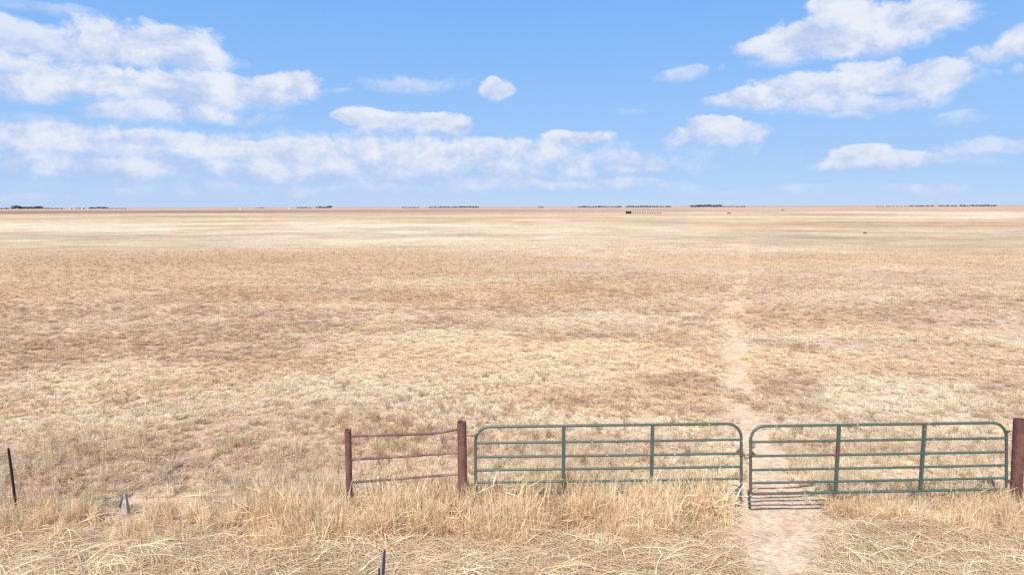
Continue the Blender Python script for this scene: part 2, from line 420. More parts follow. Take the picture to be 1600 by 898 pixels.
M_STRAW = mat_straw('dry_straw')

def mat_metal(name, base, other, mixlo, mixhi, rough=.6, scale=6.0, metallic=0.0, speck=None, dust=None):
    m = bpy.data.materials.new(name); m.use_nodes = True
    N = NT(m.node_tree); N.n.clear()
    g = N.node('ShaderNodeNewGeometry'); p = g.outputs['Position']
    n_ = N.noise(p, scale, 8, .65); f_ = N.noise(p, 60, 3, .6); big = N.noise(p, 1.3, 3, .5)
    c = N.mix(N.maprange(N.math('ADD', n_, N.math('MULTIPLY', N.math('SUBTRACT', big, .5), .9)), mixlo, mixhi), base, other)
    c = N.mix(.6, c, N.mix(N.maprange(f_, .3, .7), (.55, .55, .55), (1.35, 1.35, 1.35)), 'MULTIPLY')
    if dust: c = N.mix(N.maprange(N.noise(p, 3.0, 6, .7), .5, .8, 0, .55), c, dust)
    if speck:
        vr = N.node('ShaderNodeTexVoronoi'); vr.inputs['Scale'].default_value = 9; N.link(p, vr.inputs['Vector'])
        c = N.mix(N.maprange(vr.outputs['Distance'], .07, .11, 1.0, 0.0), c, speck)
    b = N.node('ShaderNodeBsdfPrincipled'); N.link(c, b.inputs['Base Color'])
    b.inputs['Metallic'].default_value = metallic; N.link(N.maprange(n_, .3, .7, rough - .12, rough + .15), b.inputs['Roughness'])
    bu = N.node('ShaderNodeBump'); bu.inputs['Strength'].default_value = .35; bu.inputs['Distance'].default_value = .004
    N.link(N.noise(p, 90, 4, .6), bu.inputs['Height']); N.link(bu.outputs[0], b.inputs['Normal'])
    o = N.node('ShaderNodeOutputMaterial'); N.link(b.outputs[0], o.inputs[0])
    return m
M_GREEN = mat_metal('chipped_green_paint', (.052, .082, .060), (.095, .055, .040), .55, .68, rough=.45, speck=(.62, .58, .50), dust=(.13, .13, .10))
M_RUST = mat_metal('rusted_pipe', (.095, .040, .031), (.14, .065, .045), .42, .62, rough=.7, dust=(.16, .085, .065))
M_RAIL = mat_metal('rusted_rail', (.100, .048, .040), (.20, .12, .09), .48, .72, rough=.7, speck=(.5, .42, .34))
M_DARK = mat_metal('dark_steel', (.026, .019, .018), (.085, .045, .034), .48, .68, rough=.45)
M_LIT_GREY = mat_metal('lit_grey_steel', (.24, .23, .25), (.08, .065, .065), .5, .7, rough=.4)  # light on the stake's middle face, put into a paler grey
M_WIRE = mat_metal('weathered_wire', (.16, .14, .13), (.22, .13, .09), .5, .7, rough=.6, scale=20)
def mat_plain(name, c, rough=.9, var=.35, scale=3.0, stretch=(1, 1, 1)):
    m = bpy.data.materials.new(name); m.use_nodes = True
    N = NT(m.node_tree); N.n.clear()
    g = N.node('ShaderNodeNewGeometry'); p = N.vmath('MULTIPLY', g.outputs['Position'], stretch)
    cc = N.mix(1.0, c, N.mix(N.noise(p, scale, 6, .65), (1 - var,) * 3, (1 + var,) * 3), 'MULTIPLY')
    b = N.node('ShaderNodeBsdfPrincipled'); N.link(cc, b.inputs['Base Color']); b.inputs['Roughness'].default_value = rough
    bu = N.node('ShaderNodeBump'); bu.inputs['Strength'].default_value = .6; bu.inputs['Distance'].default_value = .01
    N.link(N.noise(p, scale * 2, 6, .65), bu.inputs['Height']); N.link(bu.outputs[0], b.inputs['Normal'])
    o = N.node('ShaderNodeOutputMaterial'); N.link(b.outputs[0], o.inputs[0])
    return m
M_WOOD = mat_plain('weathered_grey_wood', (.34, .285, .235), .9, .9, 22.0, (3.5, 3.5, .22))
M_WOODEND = mat_plain('split_dark_wood', (.18, .15, .13), .9, .7, 25.0)
M_LEAF = mat_plain('far_tree_foliage', (.030, .036, .034), .9, .5, .5)
M_BARK = mat_plain('far_tree_bark', (.06, .05, .045))
M_BLACK = mat_plain('black_sheet_metal', (.008, .007, .007), .6, .3)
M_WHITE = mat_plain('pale_wall', (.48, .46, .44), .8, .1)
M_TROUGH = mat_plain('dark_weathered_trough', (.17, .125, .105), .9, .3)
M_ROOF = mat_plain('grey_roof', (.28, .26, .26), .8, .2)
M_BROWN = mat_plain('weathered_brown_wood', (.14, .09, .07), .9, .3)
M_BUSH = mat_plain('dry_brush', (.19, .13, .085), .9, .5)

# ------------------------------------------------------------------ gates (measured on the gate line, y from GY(px))
def gate_y(px):
    return float(np.interp(px, [0, 741, 1158, 1164, 1580, 1700], [12.30, 12.22, 12.36, 12.22, 12.36, 12.38]))
def Q(px, py, Y=None): return P(px, py, gate_y(px) if Y is None else Y)
def make_gate(label, L, Rt, top, rails, bottom, braces, hinge_side, Ya, Yb, group):
    """L, Rt: photo x of the end pipes; top/bottom/rails: (y at left, y at right)"""
    def q(px, y2):
        f = (px - L) / (Rt - L)
        return P(px, y2[0] + (y2[1] - y2[0]) * f, Ya + (Yb - Ya) * f)
    bl = q(L, bottom); br = q(Rt, bottom)
    root = empty('pipe_gate', ((bl.x + br.x) / 2, (bl.y + br.y) / 2, hz((bl.x + br.x) / 2, (bl.y + br.y) / 2)), label, 'gate', group)
    tl, tr = q(L, top), q(Rt, top)
    # lines are true straight pipes
    rad = .0268
    ux = (tr - tl).normalized(); upl = (tl - bl).normalized(); upr = (tr - br).normalized()
    def arc(c0, a, b, r, n=7):     # from c0 + a*r to c0 + b*r, bulging to the corner c0
        cen = c0 + a * r + b * r
        out = []
        for i_ in range(n + 1):
            t = i_ / n * math.pi / 2
            out.append(cen - b * r * math.cos(t) - a * r * math.sin(t))
        return out
    CRn = .27
    pts = [bl + ux * .35] + arc(bl, ux, upl, .06)
    pts += arc(tl, -upl, ux, CRn)
    pts += arc(tr, -ux, -upr, CRn)
    pts += arc(br, upr, -ux, .06)
    pts += [br - ux * .35]
    bm = bmesh.new(); tube(bm, pts, rad, 12)
    build('frame', bm, M_GREEN, root)
    bm = bmesh.new(); tube(bm, [bl + ux * .34, br - ux * .34], rad * .97, 12); build('bottom_rail', bm, M_GREEN, root)
    for r_ in rails:
        bm = bmesh.new(); tube(bm, [q(L, r_) , q(L + (Rt-L)*.5, r_) + Vector((0,0,random.uniform(-.006,.004))), q(Rt, r_)], rad * .86, 12); build('rail', bm, M_GREEN, root)
    for bx in braces:
        a, b = q(bx, top), q(bx, bottom)
        fwd = ux.cross(Vector((0, 0, 1))).normalized()
        if fwd.y > 0: fwd = -fwd
        bm = bmesh.new()
        mid_ = (a + b) / 2; L_ = (a - b).length
        rot = Matrix.Rotation(math.atan2(ux.y, ux.x), 3, 'Z')
        vs = box(bm, mid_ , (.062, .052, L_ - .01), rot)
        bmesh.ops.bevel(bm, geom=[e for e in bm.edges], offset=.006, segments=2, affect='EDGES')
        build('brace', bm, M_GREEN, root)
    # gusset plate at the latch end, below the second rail
    side = 1 if hinge_side == 'left' else -1
    end = Rt if hinge_side == 'left' else L
    g0 = q(end, rails[1]); s_ = -ux * side
    bm = bmesh.new()
    tri = [g0 + s_ * .015 + Vector((0, 0, .015)), g0 + s_ * .12 + Vector((0, 0, .015)), g0 + s_ * .015 + Vector((0, 0, .12))]
    f0 = [bm.verts.new(v + Vector((0, -.005, 0))) for v in tri]; f1 = [bm.verts.new(v + Vector((0, .005, 0))) for v in tri]
    bm.faces.new(f0); bm.faces.new(f1[::-1])
    for i_ in range(3): bm.faces.new((f0[i_], f1[i_], f1[(i_ + 1) % 3], f0[(i_ + 1) % 3]))
    build('gusset', bm, M_RUST, root, smooth=False)
    # hinges: a collar round the end pipe with an eye bolt to the post
    hx = L if hinge_side == 'left' else Rt
    top_h = q(hx, top) - Vector((0, 0, .17)); low_h = q(hx, bottom) + Vector((0, 0, .16))
    for hp in (top_h, low_h):
        bm = bmesh.new()
        tube(bm, [hp - Vector((0, 0, .022)), hp + Vector((0, 0, .022))], .034, 12)
        tube(bm, [hp - ux * side * .02, hp - ux * side * .16], .011, 8)
        tube(bm, [hp - ux * side * .055 , hp - ux * side * .072], .021, 6)
        tube(bm, [hp + Vector((0,-.03,.0)), hp + Vector((0,-.06,.0))], .012, 6)
        build('hinge', bm, M_RUST, root)
    return root
GG = 'green tube gates across the field entrance'
gate_a = make_gate('green tube gate with tall dry grass growing through its bottom rails', 743, 1158, (666.4, 661.2),
                   [(691.7, 686), (713.3, 707.8), (734, 728.5), (753, 747)], (769.5, 765), (880.5, 1018.5), 'left', 12.22, 12.36, None)
gate_b = make_gate('green tube gate hanging clear over the bare dirt drive beside the thick rusty post', 1172.5, 1572, (665.3, 659.7),
                   [(690, 683.7), (712, 705.5), (733.6, 726), (754, 746)], (771, 763.2), (1308, 1441), 'right', 12.20, 12.38, None)

# chain tying the two gates together
ca = P(1160, 709.5, 12.34); cb = P(1171, 710.5, 12.20)
bm = bmesh.new()
nl = 9
for i in range(nl):
    f = (i + .5) / nl
    c = ca.lerp(cb, f) + Vector((0, -.045, -.05 * math.sin(f * math.pi)))
    ring = []
    for s_ in range(11):
        a = s_ / 10 * 2 * math.pi
        v = Vector((math.cos(a) * .014, math.sin(a) * .008 * (i % 2), math.sin(a) * .008 * (1 - i % 2)))
        ring.append(c + v)
    tube(bm, ring, .0032, 5, cap=False)
for e_ in (ca, cb):
    ring = [e_ + Vector((math.cos(a) * .045, math.sin(a) * .045, 0)) for a in np.linspace(0, 2 * math.pi, 17)]
    tube(bm, ring, .006, 6, cap=False)
ch = build('chain', bm, M_RUST)
tag(ch, 'short rusty chain looped round the meeting ends of the two green gates', 'chain')

# ------------------------------------------------------------------ rusty pipe fence bays
def pipe_post(px_top, py_top, px_bot, Y, dia, root, name='post', over=None):
    t = P(px_top, py_top, Y) if over is None else over
    b = P(px_bot, 790, Y)
    d_ = (t - b).normalized(); b2 = b + d_ * ((-0.25 - b.z) / d_.z)
    bm = bmesh.new()
    tube(bm, [b2, b2.lerp(t, .5), t - d_ * .006, t], dia / 2, 20, cap=False)
    # open pipe mouth, wall thickness and a plug a little below the rim
    rim_o = bm.verts[:][-20:]
    inner = [bm.verts.new(t + (v.co - t) * .88) for v in rim_o]
    low = [bm.verts.new(v.co - d_ * .05) for v in inner]
    for k_ in range(20):
        bm.faces.new((rim_o[k_], rim_o[(k_ + 1) % 20], inner[(k_ + 1) % 20], inner[k_]))
        bm.faces.new((inner[k_], inner[(k_ + 1) % 20], low[(k_ + 1) % 20], low[k_]))
    bm.faces.new(low)
    return build(name, bm, M_RUST, root)
pA = P(545, 790, 12.30); pB = P(724, 790, 12.22)
bay = empty('pipe_fence', ((pA.x + pB.x) / 2, 12.26, hz((pA.x + pB.x) / 2, 12.26)),
            'rusty pipe fence bay of two posts and three bent rails left of the gates', 'fence')
tag(pipe_post(543.8, 670.5, 546.5, 12.30, .122, bay), label='shorter thin rusty pipe post'); tag(pipe_post(721.5, 658.5, 723.5, 12.22, .172, bay), label='taller thick rusty pipe post')
def railpts(pts, Ya, Yb, xa, xb):
    return [P(x, y, Ya + (Yb - Ya) * (x - xa) / (xb - xa)) for x, y in pts]
for pts, r_ in (([(546, 681.2), (600, 679.2), (650, 677.6), (676, 676.6), (690, 674.8), (704, 672.2), (720, 670)], .023),
            ([(546, 717.2), (600, 714.6), (650, 711.2), (690, 708.2), (721, 706)], .022),
            ([(546, 753), (590, 749.8), (640, 746), (690, 742), (721, 739.8)], .022)):
    bm = bmesh.new(); tube(bm, railpts(pts, 12.30, 12.22, 546, 721), r_, 10); build('rail', bm, M_RAIL, bay)
# right hand bay: only its thick post and the stubs of its rails are in the picture
pC = P(1592, 790, 12.38); pD = P(1775, 790, 12.46)
bay2 = empty('pipe_fence', ((pC.x + pD.x) / 2, 12.42, 0), 'thick rusty post of the pipe fence bay right of the gates, cut by the edge', 'fence')
tag(pipe_post(1592.5, 654.5, 1586.5, 12.38, .20, bay2), label='thick rusty pipe post with a weld line'); tag(pipe_post(1778, 668, 1772, 12.46, .122, bay2), label='shorter thin rusty pipe post')
bm = bmesh.new()
wl = P(1591.2, 714.5, 12.38); tube(bm, [wl - Vector((0, 0, .006)), wl + Vector((0, 0, .006))], .1025, 20); build('weld_collar', bm, M_RUST, bay2)
for y_ in (699.5, 733.5, 766):
    bm = bmesh.new(); tube(bm, [P(1592, y_, 12.38), P(1680, y_ - 1, 12.42), P(1775, y_ - 2, 12.46)], .022, 10); build('rail', bm, M_RAIL, bay2)

# ------------------------------------------------------------------ barbed wire fence to the left
wire = empty('wire_fence', (P(27, 795, 12.35).x, 12.35, hz(P(27, 795, 12.35).x, 12.35)), 'barbed wire fence with a leaning dark steel post at the left edge', 'fence')
def t_post(bm, a, b, w=.034):
    d_ = (b - a).normalized(); sx = d_.cross(Vector((0, 1, 0))).normalized(); sy = sx.cross(d_).normalized()
    prof = [(-w/2, 0), (w/2, 0), (w/2, .008), (.006, .010), (.006, .042), (-.006, .042), (-.006, .010), (-w/2, .008)]
    r0 = [bm.verts.new(a + sx * x - sy * y) for x, y in prof]; r1 = [bm.verts.new(b + sx * x - sy * y) for x, y in prof]
    for i_ in range(8): bm.faces.new((r0[i_], r0[(i_ + 1) % 8], r1[(i_ + 1) % 8], r1[i_]))
    bm.faces.new(r0); bm.faces.new(r1[::-1])
    L_ = (b - a).length; n_ = int(L_ / .055)
    for i_ in range(n_):        # studs
        c = a.lerp(b, (i_ + .5) / n_) - sy * .045
        box(bm, c, (.012, .01, .018))
bm = bmesh.new(); tp_t, tp_b = P(14.5, 699, 12.35), P(27.5, 797, 12.35)
t_post(bm, tp_b + (tp_b - tp_t) * .35, tp_t); build('post', bm, M_DARK, wire, smooth=False)
bm = bmesh.new(); q0 = P(-190, 790, 12.42); t_post(bm, q0 - Vector((0, 0, .3)), P(-205, 690, 12.42)); build('post', bm, M_DARK, wire, smooth=False)
def strand(y_left, y_mid, y_right):
    bm = bmesh.new()
    pts = []
    for i_ in range(60):
        f = i_ / 59; px = -215 + (545 + 215) * f
        yy = np.interp(px, [-215, 20, 545], [y_left, y_mid, y_right])
        sag = 1.6 * math.sin(math.pi * min(max((px - 20) / 525, 0), 1))
        pts.append(P(px, yy + sag, 12.42 - .1 * f - .03))
    tube(bm, pts, .0046, 5)
    L_ = sum((b - a).length for a, b in zip(pts, pts[1:]))
    for i_ in range(int(L_ / .13)):
        f = (i_ + .5) / int(L_ / .13) * 59; a = pts[int(f)].lerp(pts[min(int(f) + 1, 59)], f % 1)
        an = random.uniform(0, 3)
        tube(bm, [a - Vector((0, math.cos(an), math.sin(an))) * .018, a + Vector((.006, math.cos(an), math.sin(an))) * .018], .0022, 4)
    return bm
for yl, ym, yr in ((724.5, 723.5, 719), (757, 755.5, 748), (779, 777, 771)):
    build('wire_strand', strand(yl, ym, yr), M_WIRE, wire)

# ------------------------------------------------------------------ broken wooden stub
sb = G(192, 812); sy_ = sb.y + .04
def S(px, py, dy=0.0): return P(px, py, sy_ + dy)
bm = bmesh.new()
prof = [(188.5, 826), (186.5, 812), (184.2, 800), (183.2, 790), (187, 781), (190.0, 774.5), (192.0, 770), (194.6, 770.5), (196.6, 780), (199.2, 797), (200.4, 812), (200.8, 826)]
fr = [bm.verts.new(S(x, y) + Vector((0, (.03 if x < 190 else 0), 0))) for x, y in prof]
bk = [bm.verts.new(S(x + (0 if x < 190 else 1.6), y + (2.5 if y < 800 else 0)) + Vector((0, .05, 0))) for x, y in prof]
n_ = len(prof)
for i in range(n_): bm.faces.new((fr[i], fr[(i + 1) % n_], bk[(i + 1) % n_], bk[i]))
bm.faces.new(fr); bm.faces.new(bk[::-1])
bmesh.ops.triangulate(bm, faces=bm.faces[:])
bmesh.ops.subdivide_edges(bm, edges=bm.edges[:], cuts=2, use_grid_fill=True)
for v in bm.verts:
    n3_ = (hsh(np.array([int(v.co.x * 900)]), np.array([int(v.co.z * 60)]), 5)[0] - .5)
    v.co.y += n3_ * .022; v.co.x += n3_ * .009
stub = empty('wooden_stub', (sb.x, sy_, hz(sb.x, sy_)), 'broken grey weathered wooden post stub with a pointed split top in the dry grass', 'post stub')
build('trunk', bm, M_WOOD, stub, smooth=False)
bm = bmesh.new()
sl = [(183.6, 789), (186.8, 781.4), (190.2, 774.3), (192.2, 771.5), (190, 781), (187, 788), (185, 792)]
a_ = [bm.verts.new(S(x, y) + Vector((0, -.004, 0))) for x, y in sl]; b_ = [bm.verts.new(S(x, y) + Vector((0, .03, 0))) for x, y in sl]
for i in range(7): bm.faces.new((a_[i], a_[(i + 1) % 7], b_[(i + 1) % 7], b_[i]))
bm.faces.new(a_); bm.faces.new(b_[::-1]); build('split_face', bm, M_WOODEND, stub, smooth=False)

# ------------------------------------------------------------------ dark steel stake nearest the camera
ps = empty('steel_stake', (P(598, 940, 9.25).x, 9.25, hz(P(598, 940, 9.25).x, 9.25)), 'black angle steel stake with one face coloured sunlit grey leaning at the bottom edge', 'stake')
def strip(bm, rows, th=.012):
    """rows: list of (xl, xr, py, Y)"""
    f_, b_ = [], []
    for xl, xr, py, Y in rows:
        f_.append((bm.verts.new(P(xl, py, Y)), bm.verts.new(P(xr, py, Y))))
        b_.append((bm.verts.new(P(xl, py, Y) + Vector((0, th, 0))), bm.verts.new(P(xr, py, Y) + Vector((0, th, 0)))))
    for i_ in range(len(rows) - 1):
        bm.faces.new((f_[i_][0], f_[i_][1], f_[i_ + 1][1], f_[i_ + 1][0])); bm.faces.new((b_[i_][0], b_[i_ + 1][0], b_[i_ + 1][1], b_[i_][1]))
        bm.faces.new((f_[i_][0], f_[i_ + 1][0], b_[i_ + 1][0], b_[i_][0])); bm.faces.new((f_[i_][1], b_[i_][1], b_[i_ + 1][1], f_[i_ + 1][1]))
    bm.faces.new((f_[0][0], b_[0][0], b_[0][1], f_[0][1])); bm.faces.new((f_[-1][0], f_[-1][1], b_[-1][1], b_[-1][0]))
bm = bmesh.new(); strip(bm, [(599.6, 602.4, 859, 9.27), (598.4, 602.0, 868, 9.26), (597.4, 601.6, 880, 9.255), (596.6, 600.8, 898, 9.25), (592, 597, 985, 9.22)], .03); build('flange', bm, M_DARK, ps, smooth=False)
bm = bmesh.new(); strip(bm, [(597.4, 599.6, 862, 9.275), (596.4, 598.6, 869, 9.27), (594.0, 597.8, 882, 9.265), (592.6, 597.0, 898, 9.26), (587.5, 592.6, 985, 9.23)], .012); build('web', bm, M_LIT_GREY, ps, smooth=False)
bm = bmesh.new(); strip(bm, [(591.2, 593.4, 887.5, 9.25), (590.4, 593.0, 898, 9.245), (585.5, 588, 985, 9.21)], .035); build('flange', bm, M_DARK, ps, smooth=False)

# ------------------------------------------------------------------ far things
def tree_meshes(seed):
    rs = random.Random(seed)
    bm = bmesh.new()
    tube(bm, [(0, 0, -.3), (rs.uniform(-.1, .1), 0, 1.6), (rs.uniform(-.3, .3), .1, 3.6)], .22, 7, r2=.09)
    for q_ in range(4):
        a = rs.uniform(0, 6.28); tube(bm, [(0, 0, 1.5 + q_ * .4), (math.cos(a) * 1.1, math.sin(a) * 1.1, 3.0 + q_ * .5)], .09, 5, r2=.03)
    tk = bpy.data.meshes.new('trunk'); bm.to_mesh(tk); bm.free(); tk.materials.append(M_BARK)
    bm = bmesh.new()
    cl = [(rs.gauss(0, 1.2), rs.gauss(0, 1.2), rs.uniform(2.0, 6.2)) for _ in range(16)]
    for cx, cy, cz in cl:
        sc_ = rs.uniform(.8, 1.5) * (1.2 - abs(cz - 3.6) / 6)
        for _ in range(34):
            d_ = Vector((rs.gauss(0, 1), rs.gauss(0, 1), rs.gauss(0, .8))).normalized() * sc_ * rs.random() ** .4
            c = Vector((cx, cy, cz)) + d_; s = rs.uniform(.18, .4)
            n_ = Vector((rs.gauss(0, 1), rs.gauss(0, 1), rs.gauss(0, 1))).normalized(); u = n_.orthogonal().normalized(); w = n_.cross(u)
            bm.faces.new([bm.verts.new(c + u * s), bm.verts.new(c + w * s), bm.verts.new(c - u * s * .8), bm.verts.new(c - w * s)])
    cr = bpy.data.meshes.new('crown'); bm.to_mesh(cr); bm.free(); cr.materials.append(M_LEAF)
    return tk, cr
TM = [tree_meshes(i) for i in range(5)]
FAR = 2300.0
def hor(px): return 324.9 - px * .0029
# x0, x1, height px, spacing px, label, group
clumps = [
 (0, 22, 1.9, 3.2, 'low dark far tree at the left edge of the horizon', 'far trees at the left edge'),
 (26, 73, 3.6, 2.6, 'dark far tree in the tallest grove on the left horizon', 'trees of the tall left grove'),
 (77, 106, 1.6, 3.4, 'small dark far tree between the left grove and the first white house', 'small trees beside the left grove'),
 (126, 139, 1.8, 3.6, 'small dark far tree close to the second white house', 'trees by the second white house'),
 (146, 176, 2.6, 3.0, 'dark far tree in the second grove on the left horizon', 'trees of the second left grove'),
 (178, 203, 1.3, 3.6, 'tiny far tree trailing right of the second left grove', 'tiny trees right of the second grove'),
 (404, 416, 1.3, 4.0, 'tiny lone far tree between the two middle white houses', 'tiny trees between the middle houses'),
 (468, 491, 1.7, 3.2, 'small dark far tree just right of the fourth white house', 'trees right of the fourth house'),
 (498, 520, 3.0, 3.3, 'rounded dark far tree in the small tall group left of centre', 'tall small group left of centre'),
 (631, 655, 1.6, 3.4, 'small dark far tree left of the long central row', 'trees left of the long central row'),
 (672, 749, 2.1, 2.7, 'dark far tree in the long row at the centre of the horizon', 'trees of the long central row'),
 (842, 848, 1.4, 3.0, 'tiny far tree alone right of the long central row', 'tiny trees right of the central row'),
 (904, 970, 1.9, 2.8, 'dark far tree in the row above and left of the black shed', 'tree row left of the shed'),
 (977, 1046, 2.1, 2.6, 'dark far tree in the row above and right of the black shed', 'tree row right of the shed'),
 (1078, 1125, 3.2, 2.5, 'dense dark far tree in the grove right of the black shed', 'trees of the grove right of the shed'),
 (1127, 1163, 1.6, 3.2, 'low far tree trailing right of the dense grove', 'low trees right of the dense grove'),
 (1366, 1416, 1.1, 5.0, 'tiny far tree thinly spaced on the right horizon', 'thin far trees on the right horizon'),
 (1418, 1452, 1.7, 3.0, 'small dark far tree in the first grove of the right horizon', 'first grove of the right horizon'),
 (1462, 1490, 1.8, 3.0, 'small dark far tree in the middle grove of the right horizon', 'middle grove of the right horizon'),
 (1495, 1548, 2.1, 2.8, 'dark far tree in the widest grove of the right horizon', 'widest grove of the right horizon'),
]
rt = random.Random(5)
for (x0, x1, hp, spc, lab, grp) in clumps:
    x = x0
    while x <= x1:
        Y = FAR + rt.uniform(-90, 90)
        h_ = hp * rt.uniform(.7, 1.2) * FAR / FPX * 1.4
        if 'tallest' in lab and 30 < x < 36: h_ *= 1.45
        base = P(x, 400, Y); t = empty('tree', (base.x, Y, 0), lab, 'tree', grp)
        sx = h_ / 7.0
        tk, cr = TM[rt.randrange(5)]
        for nm, me in (('trunk', tk), ('crown', cr)):
            o = bpy.data.objects.new(nm, me); scene.collection.objects.link(o); o.parent = t
        t.scale = (max(sx, .75) * rt.uniform(1.3, 1.9), max(sx, .75), sx); t.rotation_euler.z = rt.uniform(-.4, .4) + (math.pi if rt.random() < .5 else 0)
        x += spc * rt.uniform(.7, 1.3)
# white houses on the horizon
for (hx, w_px, lab, wallh) in ((116.5, 3.2, 'leftmost tiny white house on the horizon beside the left grove', 3.0), (135, 2.6, 'tiny white house between the two groves on the left horizon', 3.4),
                         (380, 3.2, 'tiny white house alone on the bare horizon left of centre', 2.8), (456, 4.0, 'long low white house on the horizon just left of small trees', 2.8)):
    c = P(hx, 400, FAR); w = w_px * FAR / FPX
    hroot = empty('house', (c.x, FAR, 0), lab, 'house')
    bm = bmesh.new(); box(bm, (c.x, FAR, wallh / 2), (w, 7, wallh)); build('wall', bm, M_WHITE, hroot, smooth=False)
    bm = bmesh.new()
    e = [bm.verts.new((c.x + sx * (w / 2 + .4), FAR + sy * 3.9, wallh + .01)) for sx, sy in ((-1, -1), (1, -1), (1, 1), (-1, 1))]
    rg = [bm.verts.new((c.x + sx * (w / 2 + .4), FAR, wallh + 1.5)) for sx in (-1, 1)]
    bm.faces.new(e); bm.faces.new((e[0], e[1], rg[1], rg[0])); bm.faces.new((e[2], e[3], rg[0], rg[1])); bm.faces.new((e[0], rg[0], e[3])); bm.faces.new((e[1], e[2], rg[1]))
    build('roof', bm, M_ROOF, hroot, smooth=False)
# black field shed and the row of pale blocks beside it
g = G(982.5, 334.2); Ys = g.y
x0 = P(978, 334, Ys).x; x1 = P(986.6, 334, Ys).x; hh = (3.9 / FPX) * Ys
shed = empty('field_shed', ((x0 + x1) / 2, Ys, 0), 'low black field shed standing alone far out on the grassland', 'shed')
bm = bmesh.new(); xc = (x0 + x1) / 2; wd = x1 - x0
box(bm, (xc, Ys + 1.5, hh / 2 - .08), (wd, .08, hh - .2)); box(bm, (x0 + .04, Ys + .7, hh / 2 - .05), (.08, 1.5, hh - .14)); box(bm, (x1 - .04, Ys + .7, hh / 2 - .05), (.08, 1.5, hh - .14))
build('wall', bm, M_BLACK, shed, smooth=False)
bm = bmesh.new(); box(bm, (xc, Ys + .72, hh), (wd + .3, 1.9, .08), Matrix.Rotation(R(-3), 3, 'X')); build('roof', bm, M_BLACK, shed, smooth=False)
bm = bmesh.new(); box(bm, (xc, Ys + .05, hh * .36), (wd - .2, .08, hh * .72)); build('front_panel', bm, M_BLACK, shed, smooth=False)
proto = None
for i, tx in enumerate((989, 992.6, 996.4, 1000.2, 1003.8, 1007.4, 1012.2, 1015.8, 1019.4, 1023.2, 1028, 1032)):
    X = P(tx, 334, Ys + 4).x
    loc = (X, Ys + 4 + random.uniform(-.5, .5), 0)
    if proto is None:
        proto = empty('feed_trough', loc, 'small dark trough in the dotted line right of the black field shed', 'trough', 'dark troughs beside the black shed')
        bm = bmesh.new()
        c = Vector(loc)
        box(bm, c + Vector((0, -.4, .55)), (1.15, .06, .5)); box(bm, c + Vector((0, .4, .55)), (1.15, .06, .5)); box(bm, c + Vector((0, 0, .33)), (1.15, .74, .06))
        box(bm, c + Vector((-.55, 0, .55)), (.06, .73, .48)); box(bm, c + Vector((.55, 0, .55)), (.06, .73, .48))
        build('basin', bm, M_TROUGH, proto, smooth=False)
        bm = bmesh.new(); box(bm, c + Vector((0, 0, .15)), (.5, .5, .29)); build('stand', bm, M_BROWN, proto, smooth=False)
        kids = list(proto.children)
    else:
        r_ = proto.copy(); scene.collection.objects.link(r_); r_.location = loc
        for kx in kids:
            c_ = kx.copy(); scene.collection.objects.link(c_); c_.parent = r_
# lone bushes
def bush(px, py, w, h_, lab):
    c = G(px, py); rs = random.Random(int(px))
    bm = bmesh.new()
    for _ in range(420):
        d_ = Vector((rs.gauss(0, w * .28), rs.gauss(0, w * .28), abs(rs.gauss(0, h_ * .42)))); s = rs.uniform(.04, .11) * max(w, 1)
        n_ = Vector((rs.gauss(0, 1), rs.gauss(0, 1), rs.gauss(0, 1))).normalized(); u = n_.orthogonal().normalized(); q_ = n_.cross(u)
        p = Vector((c.x, c.y, 0)) + d_
        bm.faces.new([bm.verts.new(p + u * s), bm.verts.new(p + q_ * s * .5), bm.verts.new(p - u * s), bm.verts.new(p - q_ * s * .5)])
    o = build('bush', bm, M_BUSH, None, smooth=False); tag(o, lab, 'bush')
bush(1139, 334, 2.4, 1.0, 'small lone dry bush on the grassland left of the path line')
bush(1222.5, 329, 2.6, 1.6, 'small dark lone bush far off right of the path')
bush(1351, 365, .5, .3, 'tiny brown bush in the open field right of the path')

# ------------------------------------------------------------------ grass prototypes
protos = bpy.data.collections.new('grass_prototypes')
def blades(name, n, fn, seg=3):
    """fn(rs) -> list of (point, width) along a blade; builds ribbons"""
    rs = random.Random(hash(name) & 0xffff if False else sum(ord(c) * (i + 1) for i, c in enumerate(name)))
    V, F, B = [], [], []
    for _ in range(n):
        pts, w, sh = fn(rs)
        a = rs.uniform(0, 6.28); s = Vector((math.cos(a), math.sin(a), rs.uniform(-.3, .3)))
        t = (Vector(pts[-1]) - Vector(pts[0])); s = (s - t * (s.dot(t) / max(t.length_squared, 1e-6))).normalized()
        m = len(pts)
        for i_, p in enumerate(pts):
            ww = w[i_] if isinstance(w, (list, tuple)) else w * (1 - .75 * i_ / (m - 1))
            V.append(Vector(p) - s * ww / 2); V.append(Vector(p) + s * ww / 2); B += [sh, sh]
        k0 = len(V) - 2 * m
        for i_ in range(m - 1): F.append((k0 + 2 * i_, k0 + 2 * i_ + 1, k0 + 2 * i_ + 3, k0 + 2 * i_ + 2))
    me = np_mesh(name, np.array([tuple(v) for v in V]), np.array(F))
    at_ = me.attributes.new('bl', 'FLOAT', 'POINT'); at_.data.foreach_set('value', np.array(B, np.float32))
    me.materials.append(M_STRAW)
    o = bpy.data.objects.new(name, me); protos.objects.link(o); return o
